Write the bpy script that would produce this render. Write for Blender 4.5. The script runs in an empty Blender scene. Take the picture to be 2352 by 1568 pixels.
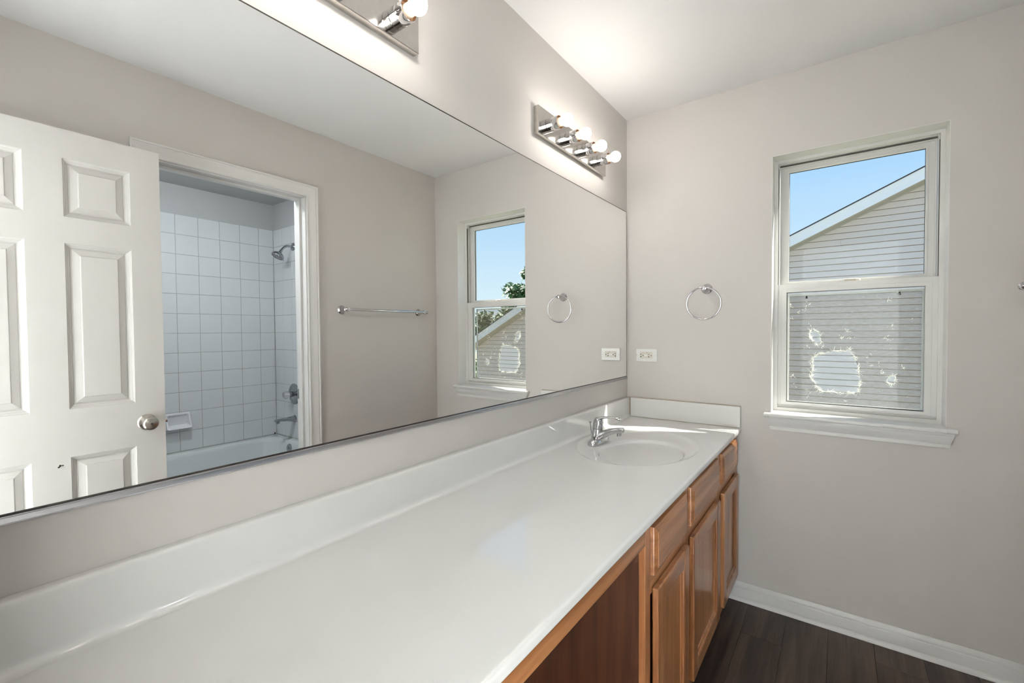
import bpy, bmesh, math, random
from mathutils import Vector, Matrix

# ------------------------------------------------------------------ camera, sky, sun, exposure
scene = bpy.context.scene
COL = scene.collection
random.seed(7)

cam_data = bpy.data.cameras.new('camera')
cam = bpy.data.objects.new('camera', cam_data)
COL.objects.link(cam)
cam_data.sensor_fit = 'HORIZONTAL'
cam_data.sensor_width = 36.0
cam_data.lens = 1024.861 / 2352 * 36.0
cam_data.clip_start = 0.01
cam_data.clip_end = 500
R_ = (0.80670486, 0.59090999, -0.00725617)
U_ = (-0.00800449, 0.0232036, 0.99969872)
F_ = (-0.59090032, 0.80640373, -0.02344839)
cam.matrix_world = Matrix(((R_[0], U_[0], -F_[0], 0.9417),
                           (R_[1], U_[1], -F_[1], -2.3582),
                           (R_[2], U_[2], -F_[2], 1.2991),
                           (0, 0, 0, 1)))
scene.camera = cam

world = bpy.data.worlds.new('sky')
scene.world = world
world.use_nodes = True
wn = world.node_tree.nodes
wl = world.node_tree.links
wn.clear()
w_out = wn.new('ShaderNodeOutputWorld')
w_bg = wn.new('ShaderNodeBackground')
w_ramp = wn.new('ShaderNodeValToRGB')
w_sep = wn.new('ShaderNodeSeparateXYZ')
w_tc = wn.new('ShaderNodeTexCoord')
wl.new(w_tc.outputs['Generated'], w_sep.inputs[0])
wl.new(w_sep.outputs['Z'], w_ramp.inputs['Fac'])
wl.new(w_ramp.outputs['Color'], w_bg.inputs['Color'])
wl.new(w_bg.outputs[0], w_out.inputs[0])
els = w_ramp.color_ramp.elements
els[0].position = 0.0
els[0].color = (0.80, 0.90, 0.97, 1)
els[1].position = 1.0
els[1].color = (0.16, 0.36, 0.76, 1)
e = els.new(0.10); e.color = (0.66, 0.83, 0.97, 1)
e = els.new(0.28); e.color = (0.42, 0.66, 0.95, 1)
w_bg.inputs['Strength'].default_value = 0.57

sun_data = bpy.data.lights.new('sun', 'SUN')
sun_data.energy = 8.0
sun_data.angle = 0.0093
sun_data.color = (1.0, 0.95, 0.88)
sun = bpy.data.objects.new('sun', sun_data)
COL.objects.link(sun)
sun_dir = Vector((-0.907, -0.421, -0.99))
sun.rotation_euler = sun_dir.to_track_quat('-Z', 'Y').to_euler()
sun.location = (8, 5, 14)

scene.view_settings.view_transform = 'Standard'
scene.view_settings.look = 'None'
scene.view_settings.gamma = 1.0
scene.view_settings.use_curve_mapping = False
scene.view_settings.exposure = 1.0

cy = scene.cycles
world.cycles.sampling_method = 'NONE'
cy.max_bounces = 6
cy.diffuse_bounces = 3
cy.glossy_bounces = 4
cy.transmission_bounces = 4
cy.transparent_max_bounces = 8
cy.use_adaptive_sampling = True
cy.adaptive_threshold = 0.1

BULB = 23.5            # radiance of each vanity bulb
BED_FILL = 2900.0           # radiance of the unseen fill lamp added in the bedroom behind the camera
BATH_FILL = 47.0           # radiance of the unseen fill lamp added in the bath

# ------------------------------------------------------------------ measured places (metres)
W = 1.4996             # opposite wall
H = 2.44               # ceiling
YN = -2.42             # near wall
XT = 3.18              # tiled wall behind the tub
YE = -0.372            # shower end wall
CZ = 0.83              # counter height
CX = 0.567             # counter front

# ------------------------------------------------------------------ helpers
class MB:
    def __init__(s):
        s.v = []; s.f = []; s.m = []
    def add(s, verts, faces, mi=0):
        b = len(s.v)
        s.v.extend([tuple(p) for p in verts])
        for f in faces:
            s.f.append(tuple(b + i for i in f)); s.m.append(mi)
    def box(s, x0, x1, y0, y1, z0, z1, mi=0):
        v = [(x0,y0,z0),(x1,y0,z0),(x1,y1,z0),(x0,y1,z0),(x0,y0,z1),(x1,y0,z1),(x1,y1,z1),(x0,y1,z1)]
        s.add(v, [(3,2,1,0),(4,5,6,7),(0,1,5,4),(1,2,6,5),(2,3,7,6),(3,0,4,7)], mi)
    def loft(s, loops, cap0=True, cap1=True, mi=0, closed=True):
        n = len(loops[0]); v = []; f = []
        for l in loops: v.extend(l)
        rng = n if closed else n - 1
        for k in range(len(loops) - 1):
            a = k * n; b = a + n
            for i in range(rng):
                j = (i + 1) % n
                f.append((a+i, a+j, b+j, b+i))
        if cap0: f.append(tuple(reversed(range(n))))
        if cap1: f.append(tuple(range((len(loops)-1)*n, len(loops)*n)))
        s.add(v, f, mi)
    def lathe(s, prof, origin, axis, n=32, mi=0, cap0=True, cap1=True):
        """prof: list of (radius, distance along axis)"""
        ax = Vector(axis).normalized()
        t = Vector((0,0,1)) if abs(ax.z) < 0.9 else Vector((1,0,0))
        u = ax.cross(t).normalized(); w = ax.cross(u).normalized()
        o = Vector(origin); loops = []
        for r, d in prof:
            loops.append([o + ax*d + (u*math.cos(2*math.pi*i/n) + w*math.sin(2*math.pi*i/n))*max(r, 1e-5) for i in range(n)])
        s.loft(loops, cap0, cap1, mi)
    def tube(s, pts, r, n=14, mi=0, closed=False, cap=True):
        P = [Vector(p) for p in pts]; m = len(P); loops = []
        prev = None
        for k in range(m):
            if closed: d = P[(k+1) % m] - P[k-1]
            else: d = P[min(k+1, m-1)] - P[max(k-1, 0)]
            d.normalize()
            if prev is None:
                t = Vector((0,0,1)) if abs(d.z) < 0.9 else Vector((1,0,0))
                u = d.cross(t).normalized()
            else:
                u = (prev - d*prev.dot(d)).normalized()
            prev = u
            w = d.cross(u)
            rr = r[k] if isinstance(r, (list, tuple)) else r
            loops.append([P[k] + (u*math.cos(2*math.pi*i/n) + w*math.sin(2*math.pi*i/n))*rr for i in range(n)])
        if closed:
            loops.append(loops[0]); s.loft(loops, False, False, mi)
        else: s.loft(loops, cap, cap, mi)
    def ring(s, x0, x1, z0, z1, wl_, wr_, wt_, wb_, y0, y1, mi=0):
        """rectangular frame lying in the XZ plane, mitred corners"""
        o = [(x0,z0),(x1,z0),(x1,z1),(x0,z1)]
        i = [(x0+wl_,z0+wb_),(x1-wr_,z0+wb_),(x1-wr_,z1-wt_),(x0+wl_,z1-wt_)]
        v = [(a,y0,b) for a,b in o] + [(a,y0,b) for a,b in i] + [(a,y1,b) for a,b in o] + [(a,y1,b) for a,b in i]
        f = []
        for k in range(4):
            j = (k+1) % 4
            f += [(k,j,4+j,4+k),(8+j,8+k,12+k,12+j),(j,k,8+k,8+j),(4+k,4+j,12+j,12+k)]
        s.add(v, f, mi)
    def build(s, name, mat, parent=None, smooth=False, bevel=0, seg=2, ang=0.6, subd=0, solid=0):
        me = bpy.data.meshes.new(name)
        me.from_pydata(s.v, [], s.f)
        mats = mat if isinstance(mat, (list, tuple)) else [mat]
        for m in mats: me.materials.append(m)
        if len(mats) > 1:
            for p, mi in zip(me.polygons, s.m): p.material_index = mi
        bm = bmesh.new(); bm.from_mesh(me)
        bmesh.ops.remove_doubles(bm, verts=bm.verts, dist=1e-6)
        bmesh.ops.recalc_face_normals(bm, faces=bm.faces)
        bm.to_mesh(me); bm.free()
        if smooth:
            for p in me.polygons: p.use_smooth = True
            me.set_sharp_from_angle(angle=ang)
        o = bpy.data.objects.new(name, me)
        COL.objects.link(o)
        if parent: o.parent = parent
        if bevel:
            b = o.modifiers.new('bevel', 'BEVEL'); b.width = bevel; b.segments = seg
            b.limit_method = 'ANGLE'; b.angle_limit = 0.7
        if subd:
            b = o.modifiers.new('sub', 'SUBSURF'); b.levels = subd; b.render_levels = subd
        return o

def tag(o, label=None, cat=None, group=None, kind=None):
    if label: o['label'] = label
    if cat: o['category'] = cat
    if group: o['group'] = group
    if kind: o['kind'] = kind
    return o

def empty(name, loc=(0,0,0)):
    o = bpy.data.objects.new(name, None)
    o.empty_display_size = 0.05
    COL.objects.link(o); o.location = loc
    return o

def thing(name, label, cat, loc, group=None):
    """an Empty at the base; children are built in world coordinates and re-based onto it"""
    return tag(empty(name, loc), label, cat, group)

def adopt(root):
    """children were built in world coordinates: keep them there under a moved root"""
    for c in root.children:
        c.location = Vector(c.location) - Vector(root.location)

def boxobj(name, b, mat, parent=None, bevel=0):
    m = MB(); m.box(*b)
    return m.build(name, mat, parent, bevel=bevel)

def link_copy(src, name, loc, parent):
    o = src.copy(); COL.objects.link(o); o.name = name
    o.parent = parent; o.location = loc
    return o

# ------------------------------------------------------------------ materials
def srgb(r, g, b):
    f = lambda c: (c/255/12.92) if c/255 <= 0.04045 else ((c/255+0.055)/1.055)**2.4
    return (f(r), f(g), f(b), 1)

def new_mat(name):
    m = bpy.data.materials.new(name); m.use_nodes = True
    return m, m.node_tree.nodes, m.node_tree.links, m.node_tree.nodes['Principled BSDF']

def plain(name, col, rough=0.5, metal=0.0, var=0.03, scale=6.0, bump=0.0, bscale=200.0, spec=0.5, coat=0.0, aniso=0):
    """principled with a faint procedural mottling and optional fine relief"""
    m, n, l, p = new_mat(name)
    tc = n.new('ShaderNodeTexCoord')
    nz = n.new('ShaderNodeTexNoise'); nz.inputs['Scale'].default_value = scale; nz.inputs['Detail'].default_value = 1
    l.new(tc.outputs['Object'], nz.inputs['Vector'])
    mx = n.new('ShaderNodeMix'); mx.data_type = 'RGBA'
    a = [max(0, c*(1-var)) for c in col[:3]] + [1]; b = [min(1, c*(1+var)) for c in col[:3]] + [1]
    mx.inputs['A'].default_value = a; mx.inputs['B'].default_value = b
    l.new(nz.outputs['Fac'], mx.inputs['Factor'])
    l.new(mx.outputs['Result'], p.inputs['Base Color'])
    p.inputs['Roughness'].default_value = rough
    p.inputs['Metallic'].default_value = metal
    p.inputs['Specular IOR Level'].default_value = spec
    p.inputs['Coat Weight'].default_value = coat
    p.inputs['Coat Roughness'].default_value = 0.05
    if bump:
        nb = n.new('ShaderNodeTexNoise'); nb.inputs['Scale'].default_value = bscale; nb.inputs['Detail'].default_value = 4
        l.new(tc.outputs['Object'], nb.inputs['Vector'])
        bp = n.new('ShaderNodeBump'); bp.inputs['Strength'].default_value = bump; bp.inputs['Distance'].default_value = 0.002
        l.new(nb.outputs['Fac'], bp.inputs['Height']); l.new(bp.outputs[0], p.inputs['Normal'])
    return m

def wood(name, dark, mid, light, axis, rough=0.35, coat=0.45, grain=1.0, rnd=0.0):
    m, n, l, p = new_mat(name)
    tc = n.new('ShaderNodeTexCoord')
    mp = n.new('ShaderNodeMapping')
    sc = {'x': (1.2, 22, 22), 'y': (22, 1.2, 22), 'z': (22, 22, 1.2)}[axis]
    mp.inputs['Scale'].default_value = sc
    src = tc.outputs['Object']
    if rnd:
        oi = n.new('ShaderNodeObjectInfo')
        vm = n.new('ShaderNodeVectorMath'); vm.operation = 'SCALE'
        cmb = n.new('ShaderNodeCombineXYZ')
        for k in range(3): l.new(oi.outputs['Random'], cmb.inputs[k])
        l.new(cmb.outputs[0], vm.inputs[0]); vm.inputs['Scale'].default_value = 37.0
        va = n.new('ShaderNodeVectorMath'); va.operation = 'ADD'
        l.new(src, va.inputs[0]); l.new(vm.outputs[0], va.inputs[1]); src = va.outputs[0]
    l.new(src, mp.inputs['Vector'])
    n1 = n.new('ShaderNodeTexNoise'); n1.inputs['Scale'].default_value = 1.0; n1.inputs['Detail'].default_value = 5
    n1.inputs['Distortion'].default_value = 0.6
    n2 = n.new('ShaderNodeTexNoise'); n2.inputs['Scale'].default_value = 7.0; n2.inputs['Detail'].default_value = 3
    l.new(mp.outputs[0], n1.inputs['Vector']); l.new(mp.outputs[0], n2.inputs['Vector'])
    ad = n.new('ShaderNodeMath'); ad.operation = 'MULTIPLY_ADD'
    l.new(n2.outputs['Fac'], ad.inputs[0]); ad.inputs[1].default_value = 0.35*grain
    l.new(n1.outputs['Fac'], ad.inputs[2])
    last = ad.outputs[0]
    if rnd:
        md = n.new('ShaderNodeMath'); md.operation = 'MULTIPLY_ADD'
        l.new(oi.outputs['Random'], md.inputs[0]); md.inputs[1].default_value = rnd
        l.new(last, md.inputs[2]); last = md.outputs[0]
    rp = n.new('ShaderNodeValToRGB')
    rp.color_ramp.elements[0].position = 0.38 ; rp.color_ramp.elements[0].color = dark
    rp.color_ramp.elements[1].position = 0.95 ; rp.color_ramp.elements[1].color = light
    e = rp.color_ramp.elements.new(0.65); e.color = mid
    l.new(last, rp.inputs['Fac']); l.new(rp.outputs['Color'], p.inputs['Base Color'])
    p.inputs['Roughness'].default_value = rough
    p.inputs['Coat Weight'].default_value = coat; p.inputs['Coat Roughness'].default_value = 0.12
    bp = n.new('ShaderNodeBump'); bp.inputs['Strength'].default_value = 0.12; bp.inputs['Distance'].default_value = 0.001
    l.new(n2.outputs['Fac'], bp.inputs['Height']); l.new(bp.outputs[0], p.inputs['Normal'])
    return m

def glass_pane(name, refl=1.0):
    m, n, l, p = new_mat(name)
    n.remove(p)
    out = n['Material Output']
    tr = n.new('ShaderNodeBsdfTransparent'); tr.inputs['Color'].default_value = (0.95, 0.97, 0.96, 1)
    gl = n.new('ShaderNodeBsdfGlossy'); gl.inputs['Roughness'].default_value = 0.0
    lw = n.new('ShaderNodeLayerWeight'); lw.inputs['Blend'].default_value = 0.5
    pw_ = n.new('ShaderNodeMath'); pw_.operation = 'POWER'; pw_.inputs[1].default_value = 5.0
    l.new(lw.outputs['Facing'], pw_.inputs[0])
    fr = n.new('ShaderNodeMath'); fr.operation = 'MULTIPLY_ADD'; fr.inputs[1].default_value = 0.9; fr.inputs[2].default_value = 0.012
    l.new(pw_.outputs[0], fr.inputs[0])
    mx = n.new('ShaderNodeMixShader')
    l.new(fr.outputs[0], mx.inputs[0]); l.new(tr.outputs[0], mx.inputs[1]); l.new(gl.outputs[0], mx.inputs[2])
    l.new(mx.outputs[0], out.inputs[0])
    return m

M = {}
M['wall'] = plain('greige wall paint', srgb(214, 209, 204), 0.75, var=0.012, scale=2.0)
M['ceil'] = plain('white ceiling paint', srgb(240, 239, 238), 0.85, var=0.01)
M['bedwall'] = plain('white bedroom paint', srgb(240, 240, 238), 0.85, var=0.01)
M['carpet'] = plain('pale bedroom carpet', srgb(220, 220, 219), 0.95, var=0.06, scale=60)
M['tubwall'] = plain('grey wall paint', srgb(196, 197, 197), 0.8, var=0.012)
M['trim'] = plain('white trim paint', srgb(230, 229, 226), 0.35, var=0.01)
M['door'] = plain('white door paint', srgb(212, 210, 206), 0.38, var=0.012)
M['vinyl'] = plain('white window vinyl', srgb(224, 223, 219), 0.3, var=0.008)
M['track'] = plain('dark window track', srgb(84, 80, 74), 0.6)
M['gasket'] = plain('black gasket', srgb(30, 32, 36), 0.6)
M['marble'] = plain('white cultured marble', srgb(232, 231, 228), 0.06, var=0.015, scale=3.0, spec=0.8)
M['caulk'] = plain('tan caulk', srgb(186, 172, 152), 0.6, var=0.15, scale=40)
M['chrome'] = plain('polished chrome', (0.60, 0.60, 0.61, 1), 0.05, 1.0, var=0.02)
M['plate'] = plain('brushed nickel plate', (0.60, 0.57, 0.53, 1), 0.09, 1.0, var=0.08, scale=60)
M['nickel'] = plain('satin nickel', (0.50, 0.47, 0.43, 1), 0.25, 1.0, var=0.03)
M['dchrome'] = plain('aged chrome', (0.42, 0.44, 0.46, 1), 0.14, 1.0, var=0.05)
M['alu'] = plain('bright aluminium', (0.50, 0.50, 0.52, 1), 0.22, 1.0, var=0.03)
M['edge'] = plain('dark mirror edge', srgb(52, 48, 42), 0.4)
M['tile'] = plain('white glazed tile', srgb(226, 229, 231), 0.08, var=0.01, scale=4)
M['grout'] = plain('grey grout', srgb(176, 175, 170), 0.8, var=0.1, scale=30)
M['tub'] = plain('white tub enamel', srgb(226, 230, 231), 0.12, var=0.01)
M['ceramic'] = plain('white ceramic', srgb(232, 233, 235), 0.12, var=0.01)
M['plastic'] = plain('white plastic', srgb(240, 239, 235), 0.3, var=0.01)
M['ivory'] = plain('ivory plastic', srgb(222, 217, 204), 0.35, var=0.01)
M['dark'] = plain('dark slot', srgb(40, 33, 28), 0.7)
M['socketwhite'] = plain('warm white bulb base', srgb(238, 226, 206), 0.45)
M['brown'] = plain('dark brown insulator', srgb(84, 56, 30), 0.5)
M['siding'] = plain('pale grey vinyl siding', srgb(220, 209, 204), 0.55, var=0.02, scale=2)
M['fascia'] = plain('white fascia', srgb(240, 241, 244), 0.5)
M['soffit'] = plain('grey soffit', srgb(176, 172, 164), 0.6)
M['shingle'] = plain('dark roof shingle', srgb(70, 64, 60), 0.9, var=0.3, scale=12)
M['grass'] = plain('lawn grass', srgb(150, 146, 108), 0.9, var=0.3, scale=2.5)
M['leaf'] = plain('tree leaves', srgb(84, 118, 60), 0.55, var=0.45, scale=1.5)
M['bark'] = plain('tree bark', srgb(92, 76, 60), 0.9, var=0.3, scale=9)
M['strand'] = None
M['stain'] = plain('dark mould', srgb(60, 58, 50), 0.9)
M['oak_v'] = wood('honey oak upright', srgb(108, 64, 34), srgb(152, 98, 58), srgb(186, 132, 86), 'z')
M['oak_h'] = wood('honey oak level', srgb(114, 68, 36), srgb(158, 104, 62), srgb(190, 138, 92), 'y')
M['oak_shade'] = wood('shade-darkened oak veneer', srgb(48, 24, 11), srgb(72, 39, 19), srgb(92, 53, 28), 'z', rough=0.45, coat=0.1)  # oak colour darkened to carry the shade of the knee space
M['plank'] = wood('dark vinyl plank', srgb(30, 24, 22), srgb(58, 46, 40), srgb(92, 74, 63), 'y', rough=0.42, coat=0.05, rnd=0.16)
M['pane'] = glass_pane('window glass')

m, n, l, p = new_mat('mirror silver')
p.inputs['Base Color'].default_value = (0.97, 0.975, 0.967, 1); p.inputs['Metallic'].default_value = 1.0
p.inputs['Roughness'].default_value = 0.0
M['mirror'] = m

m, n, l, p = new_mat('lit bulb glass')
p.inputs['Base Color'].default_value = (1, 1, 1, 1)
p.inputs['Emission Color'].default_value = (1.0, 0.935, 0.87, 1)
p.inputs['Emission Strength'].default_value = BULB
M['bulb'] = m

m, n, l, p = new_mat('clear acrylic')
p.inputs['Base Color'].default_value = (0.95, 0.96, 0.97, 1); p.inputs['Roughness'].default_value = 0.05
p.inputs['Transmission Weight'].default_value = 0.7
M['acrylic'] = m

m, n, l, p = new_mat('insect screen mesh')
n.remove(p)
tr = n.new('ShaderNodeBsdfTransparent')
df = n.new('ShaderNodeBsdfDiffuse'); df.inputs['Color'].default_value = srgb(124, 117, 109)
tl = n.new('ShaderNodeBsdfTranslucent'); tl.inputs['Color'].default_value = srgb(126, 114, 96)
nz = n.new('ShaderNodeTexNoise'); nz.inputs['Scale'].default_value = 90; nz.inputs['Detail'].default_value = 4
tc = n.new('ShaderNodeTexCoord')
mpn = n.new('ShaderNodeMapping'); mpn.inputs['Scale'].default_value = (0.5, 1, 2.2)
l.new(tc.outputs['Object'], mpn.inputs[0]); l.new(mpn.outputs[0], nz.inputs['Vector'])
mr = n.new('ShaderNodeMapRange'); mr.inputs['From Min'].default_value = 0.35; mr.inputs['From Max'].default_value = 0.7
mr.inputs['To Min'].default_value = 0.40; mr.inputs['To Max'].default_value = 0.50
l.new(nz.outputs['Fac'], mr.inputs['Value'])
m1 = n.new('ShaderNodeMixShader'); m1.inputs[0].default_value = 0.35
m2 = n.new('ShaderNodeMixShader')
l.new(df.outputs[0], m1.inputs[1]); l.new(tl.outputs[0], m1.inputs[2])
l.new(mr.outputs[0], m2.inputs[0]); l.new(tr.outputs[0], m2.inputs[1]); l.new(m1.outputs[0], m2.inputs[2])
l.new(m2.outputs[0], n['Material Output'].inputs[0])
M['screen'] = m

m, n, l, p = new_mat('white frayed fibre')
n.remove(p)
d_ = n.new('ShaderNodeBsdfDiffuse'); d_.inputs['Color'].default_value = srgb(250, 247, 238)
t_ = n.new('ShaderNodeBsdfTranslucent'); t_.inputs['Color'].default_value = srgb(246, 240, 226)
x_ = n.new('ShaderNodeMixShader'); x_.inputs[0].default_value = 0.5
l.new(d_.outputs[0], x_.inputs[1]); l.new(t_.outputs[0], x_.inputs[2]); l.new(x_.outputs[0], n['Material Output'].inputs[0])
M['strand'] = m

# ------------------------------------------------------------------ room shell
def struct(o): return tag(o, kind='structure')

WX0, WX1, WZ0, WZ1 = 0.690, 1.2767, 0.9157, 2.0843      # window opening in the drywall
WT = 0.17
b = MB()
b.box(-0.12, WX0, 0, WT, -0.1, H+0.1); b.box(WX1, 3.32, 0, WT, -0.1, H+0.1)
b.box(WX0, WX1, 0, WT, -0.1, WZ0-0.02); b.box(WX0, WX1, 0, WT, WZ1, H+0.1)
struct(b.build('wall_back', M['wall']))
struct(boxobj('wall_left', (-0.12, 0, YN-0.11, 0, -0.1, H+0.1), M['wall']))
DY0, DY1, DZ = -1.7055, -1.0065, 2.0575                  # doorway to the bath (jamb faces)
b = MB()
b.box(W, W+0.115, DY1+0.018, 0, 0, H); b.box(W, W+0.115, YN-0.1, DY0-0.018, 0, H)
b.box(W, W+0.115, DY0-0.018, DY1+0.018, DZ+0.018, H)
struct(b.build('wall_right', M['wall']))
b = MB()                                                  # near wall with the entry doorway (camera stands in it)
b.box(0, 0.66, YN-0.11, YN, 0, H); b.box(1.40, W, YN-0.11, YN, 0, H); b.box(0.66, 1.40, YN-0.11, YN, 2.06, H)
struct(b.build('wall_front', M['wall']))
struct(boxobj('ceiling', (0, W, YN, 0, H, H+0.1), M['ceil']))
# unseen bedroom behind the entry door, sized and kept pale to bounce fill light
BX0, BX1, BY0, BY1 = -0.9, 3.2, -5.6, YN-0.11
b = MB()
b.box(BX0-0.1, BX0, BY0, BY1, 0, H); b.box(BX1, BX1+0.1, BY0, BY1, 0, H); b.box(BX0-0.1, BX1+0.1, BY0-0.1, BY0, 0, H)
b.box(BX0-0.1, -0.12, BY1, BY1+0.1, 0, H); b.box(W+0.115, BX1+0.1, BY1, BY1+0.1, 0, H)
struct(b.build('wall_bedroom', M['bedwall']))
struct(boxobj('ceiling_bedroom', (BX0-0.1, BX1+0.1, BY0-0.1, BY1+0.1, H, H+0.1), M['bedwall']))
struct(boxobj('floor_bedroom', (BX0-0.1, BX1+0.1, BY0-0.1, BY1, -0.06, 0.0), M['carpet']))

# floor planks
fl = struct(boxobj('floor', (0, 3.3, YN-0.11, 0, -0.06, -0.006), M['dark']))
pw, pl = 0.1524, 1.22
k = 0
x = 0.0
while x < W - 0.01:
    y = 0.0 - (0.37*k) % pl
    y1 = 0.0
    segs = []
    y0 = y if y < -0.05 else -pl
    while y1 > -2.52:
        segs.append((max(y0, -2.52), y1)); y1 = y0; y0 -= pl
    for (a, c) in segs:
        boxobj('plank', (x+0.0006, min(x+pw, W)-0.0006, a+0.0006, c-0.0006, -0.006, 0.0), M['plank'], fl, bevel=0.0012)
    x += pw; k += 1
boxobj('bath_flooring', (W, 3.3, -2.0, -0.36, -0.006, 0.0), M['plank'], fl)

# baseboards: profile swept along a run
BBP = [(0,0),(0.024,0),(0.0235,0.006),(0.0205,0.012),(0.0165,0.016),(0.012,0.018),(0.012,0.058),(0.011,0.061),(0.0085,0.063),(0.0085,0.066),(0.0075,0.074),(0.0045,0.080),(0.003,0.0859),(0,0.0859)]
def baseboard(name, p0, p1, nrm):
    m = MB(); A = Vector(p0); B = Vector(p1); N = Vector(nrm)
    m.loft([[A + N*t + Vector((0,0,z)) for t, z in BBP], [B + N*t + Vector((0,0,z)) for t, z in BBP]])
    return struct(m.build(name, M['trim'], smooth=True, ang=0.5))
baseboard('baseboard_back', (0.46, 0, 0), (W, 0, 0), (0,-1,0))
baseboard('baseboard_right', (W, -0.024, 0), (W, -0.936, 0), (-1,0,0))
baseboard('baseboard_front', (W, -1.776, 0), (W, YN, 0), (-1,0,0))

# ------------------------------------------------------------------ bath doorway: jamb, stop and casing
tr1 = struct(empty('trim_1', (W, -1.356, 0)))
def jpart(name, b): 
    return boxobj(name, b, M['trim'], tr1, bevel=0.0012)
JX0, JX1 = W-0.001, W+0.117
jpart('jamb', (JX0, JX1, DY1, DY1+0.018, 0, DZ+0.018)); jpart('jamb', (JX0, JX1, DY0-0.018, DY0, 0, DZ+0.018))
jpart('head_jamb', (JX0, JX1, DY0, DY1, DZ, DZ+0.018))
jpart('door_stop', (1.543, 1.578, DY1-0.011, DY1, 0, DZ)); jpart('door_stop', (1.543, 1.578, DY0, DY0+0.011, 0, DZ))
jpart('door_stop', (1.543, 1.578, DY0+0.011, DY1-0.011, DZ-0.011, DZ))
m_ = MB(); m_.box(1.588, 1.614, DY1-0.0015, DY1, 0.915, 0.972); m_.build('strike_plate', M['chrome'], tr1)
CP = [(0,0),(0,0.010),(0.003,0.0125),(0.008,0.0125),(0.0105,0.0095),(0.016,0.0095),(0.028,0.0115),(0.042,0.015),(0.050,0.0165),(0.0525,0.0145),(0.0555,0.0145),(0.058,0.0175),(0.064,0.0175),(0.0655,0.016),(0.0655,0)]
def casing(parent, yi0, yi1, zi, xw):
    cw = 0.0655
    def L(fn): return [fn(w, t) for w, t in CP]
    m = MB(); m.loft([L(lambda w,t:(xw-t, yi1+w, 0)), L(lambda w,t:(xw-t, yi1+w, zi+w))]); m.build('casing_leg', M['trim'], parent, smooth=True, ang=0.5)
    m = MB(); m.loft([L(lambda w,t:(xw-t, yi0-w, 0)), L(lambda w,t:(xw-t, yi0-w, zi+w))]); m.build('casing_leg', M['trim'], parent, smooth=True, ang=0.5)
    m = MB(); m.loft([L(lambda w,t:(xw-t, yi0-w, zi+w)), L(lambda w,t:(xw-t, yi1+w, zi+w))]); m.build('casing_head', M['trim'], parent, smooth=True, ang=0.5)
casing(tr1, DY0-0.0055, DY1+0.0055, DZ+0.0055, W)
adopt(tr1)

# entry doorway casings and jambs, unseen and added to block direct lamp light (the camera stands in this doorway)
tr3 = struct(empty('trim_3', (1.03, YN, 0)))
for yy0, yy1 in ((YN, YN+0.017), (YN-0.128, YN-0.11)):
    for nm_, b_ in (('casing_leg', (0.595, 0.655, yy0, yy1, 0, 2.065)), ('casing_leg', (1.405, 1.465, yy0, yy1, 0, 2.065)), ('casing_head', (0.595, 1.465, yy0, yy1, 2.065, 2.125))):
        boxobj(nm_, b_, M['trim'], tr3, bevel=0.003)
adopt(tr3)

# ------------------------------------------------------------------ window
win = struct(empty('window_1', (0.983, 0.0, WZ0)))
def wring(name, a, mat='vinyl', bev=0.0012):
    m = MB(); m.ring(*a); return m.build(name, M[mat], win, bevel=bev)
for b_ in ((WX0, WX0+0.0025, -0.0005, 0.077, WZ0, WZ1), (WX1-0.0025, WX1, -0.0005, 0.077, WZ0, WZ1), (WX0+0.0025, WX1-0.0025, -0.0005, 0.077, WZ1-0.0025, WZ1)):
    boxobj('window_return', b_, M['trim'], win)
# main frame: face flange, then track walls stepping back
wring('frame', (WX0, WX1, WZ0-0.02, WZ1, 0.0185, 0.0175, 0.0165, 0.0365, 0.077, 0.165))
wring('parting_stop', (0.7085, 1.2592, 0.932, 2.0678, 0.004, 0.004, 0.003, 0.003, 0.094, 0.100))
boxobj('track_gap', (0.7125, 1.2552, 0.106, 0.109, 2.0585, 2.0645), M['track'], win)
boxobj('track_gap', (0.7087, 0.7105, 0.080, 0.090, 1.506, 2.045), M['track'], win)
boxobj('track_gap', (1.2574, 1.2592, 0.080, 0.090, 1.506, 2.045), M['track'], win)
# upper sash
us = tag(empty('upper_sash', (0.983, 0.12, 1.5)), kind=None); us.parent = win
def sash(parent, name, a, mat='vinyl', bev=0.0012):
    m = MB(); m.ring(*a); return m.build(name, M[mat], parent, bevel=bev)
sash(us, 'sash_rail', (0.7125, 1.2552, 1.500, 2.0583, 0.0345, 0.0315, 0.0255, 0.021, 0.117, 0.145))
sash(us, 'sash_lip', (0.7125, 1.2552, 1.500, 2.0583, 0.006, 0.006, 0.005, 0.006, 0.112, 0.117))
sash(us, 'glazing_bead', (0.7405, 1.2305, 1.5135, 2.0392, 0.0085, 0.0085, 0.0085, 0.0085, 0.115, 0.128))
g_ = MB(); g_.ring(0.7487, 1.2222, 1.522, 2.0307, 0.0012, 0.0012, 0.0012, 0.0012, 0.127, 0.1335); g_.build('gasket', M['gasket'], us)
g_ = MB(); g_.box(0.745, 1.226, 0.1340, 0.1370, 1.518, 2.034); g_.build('pane', M['pane'], us)
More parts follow.
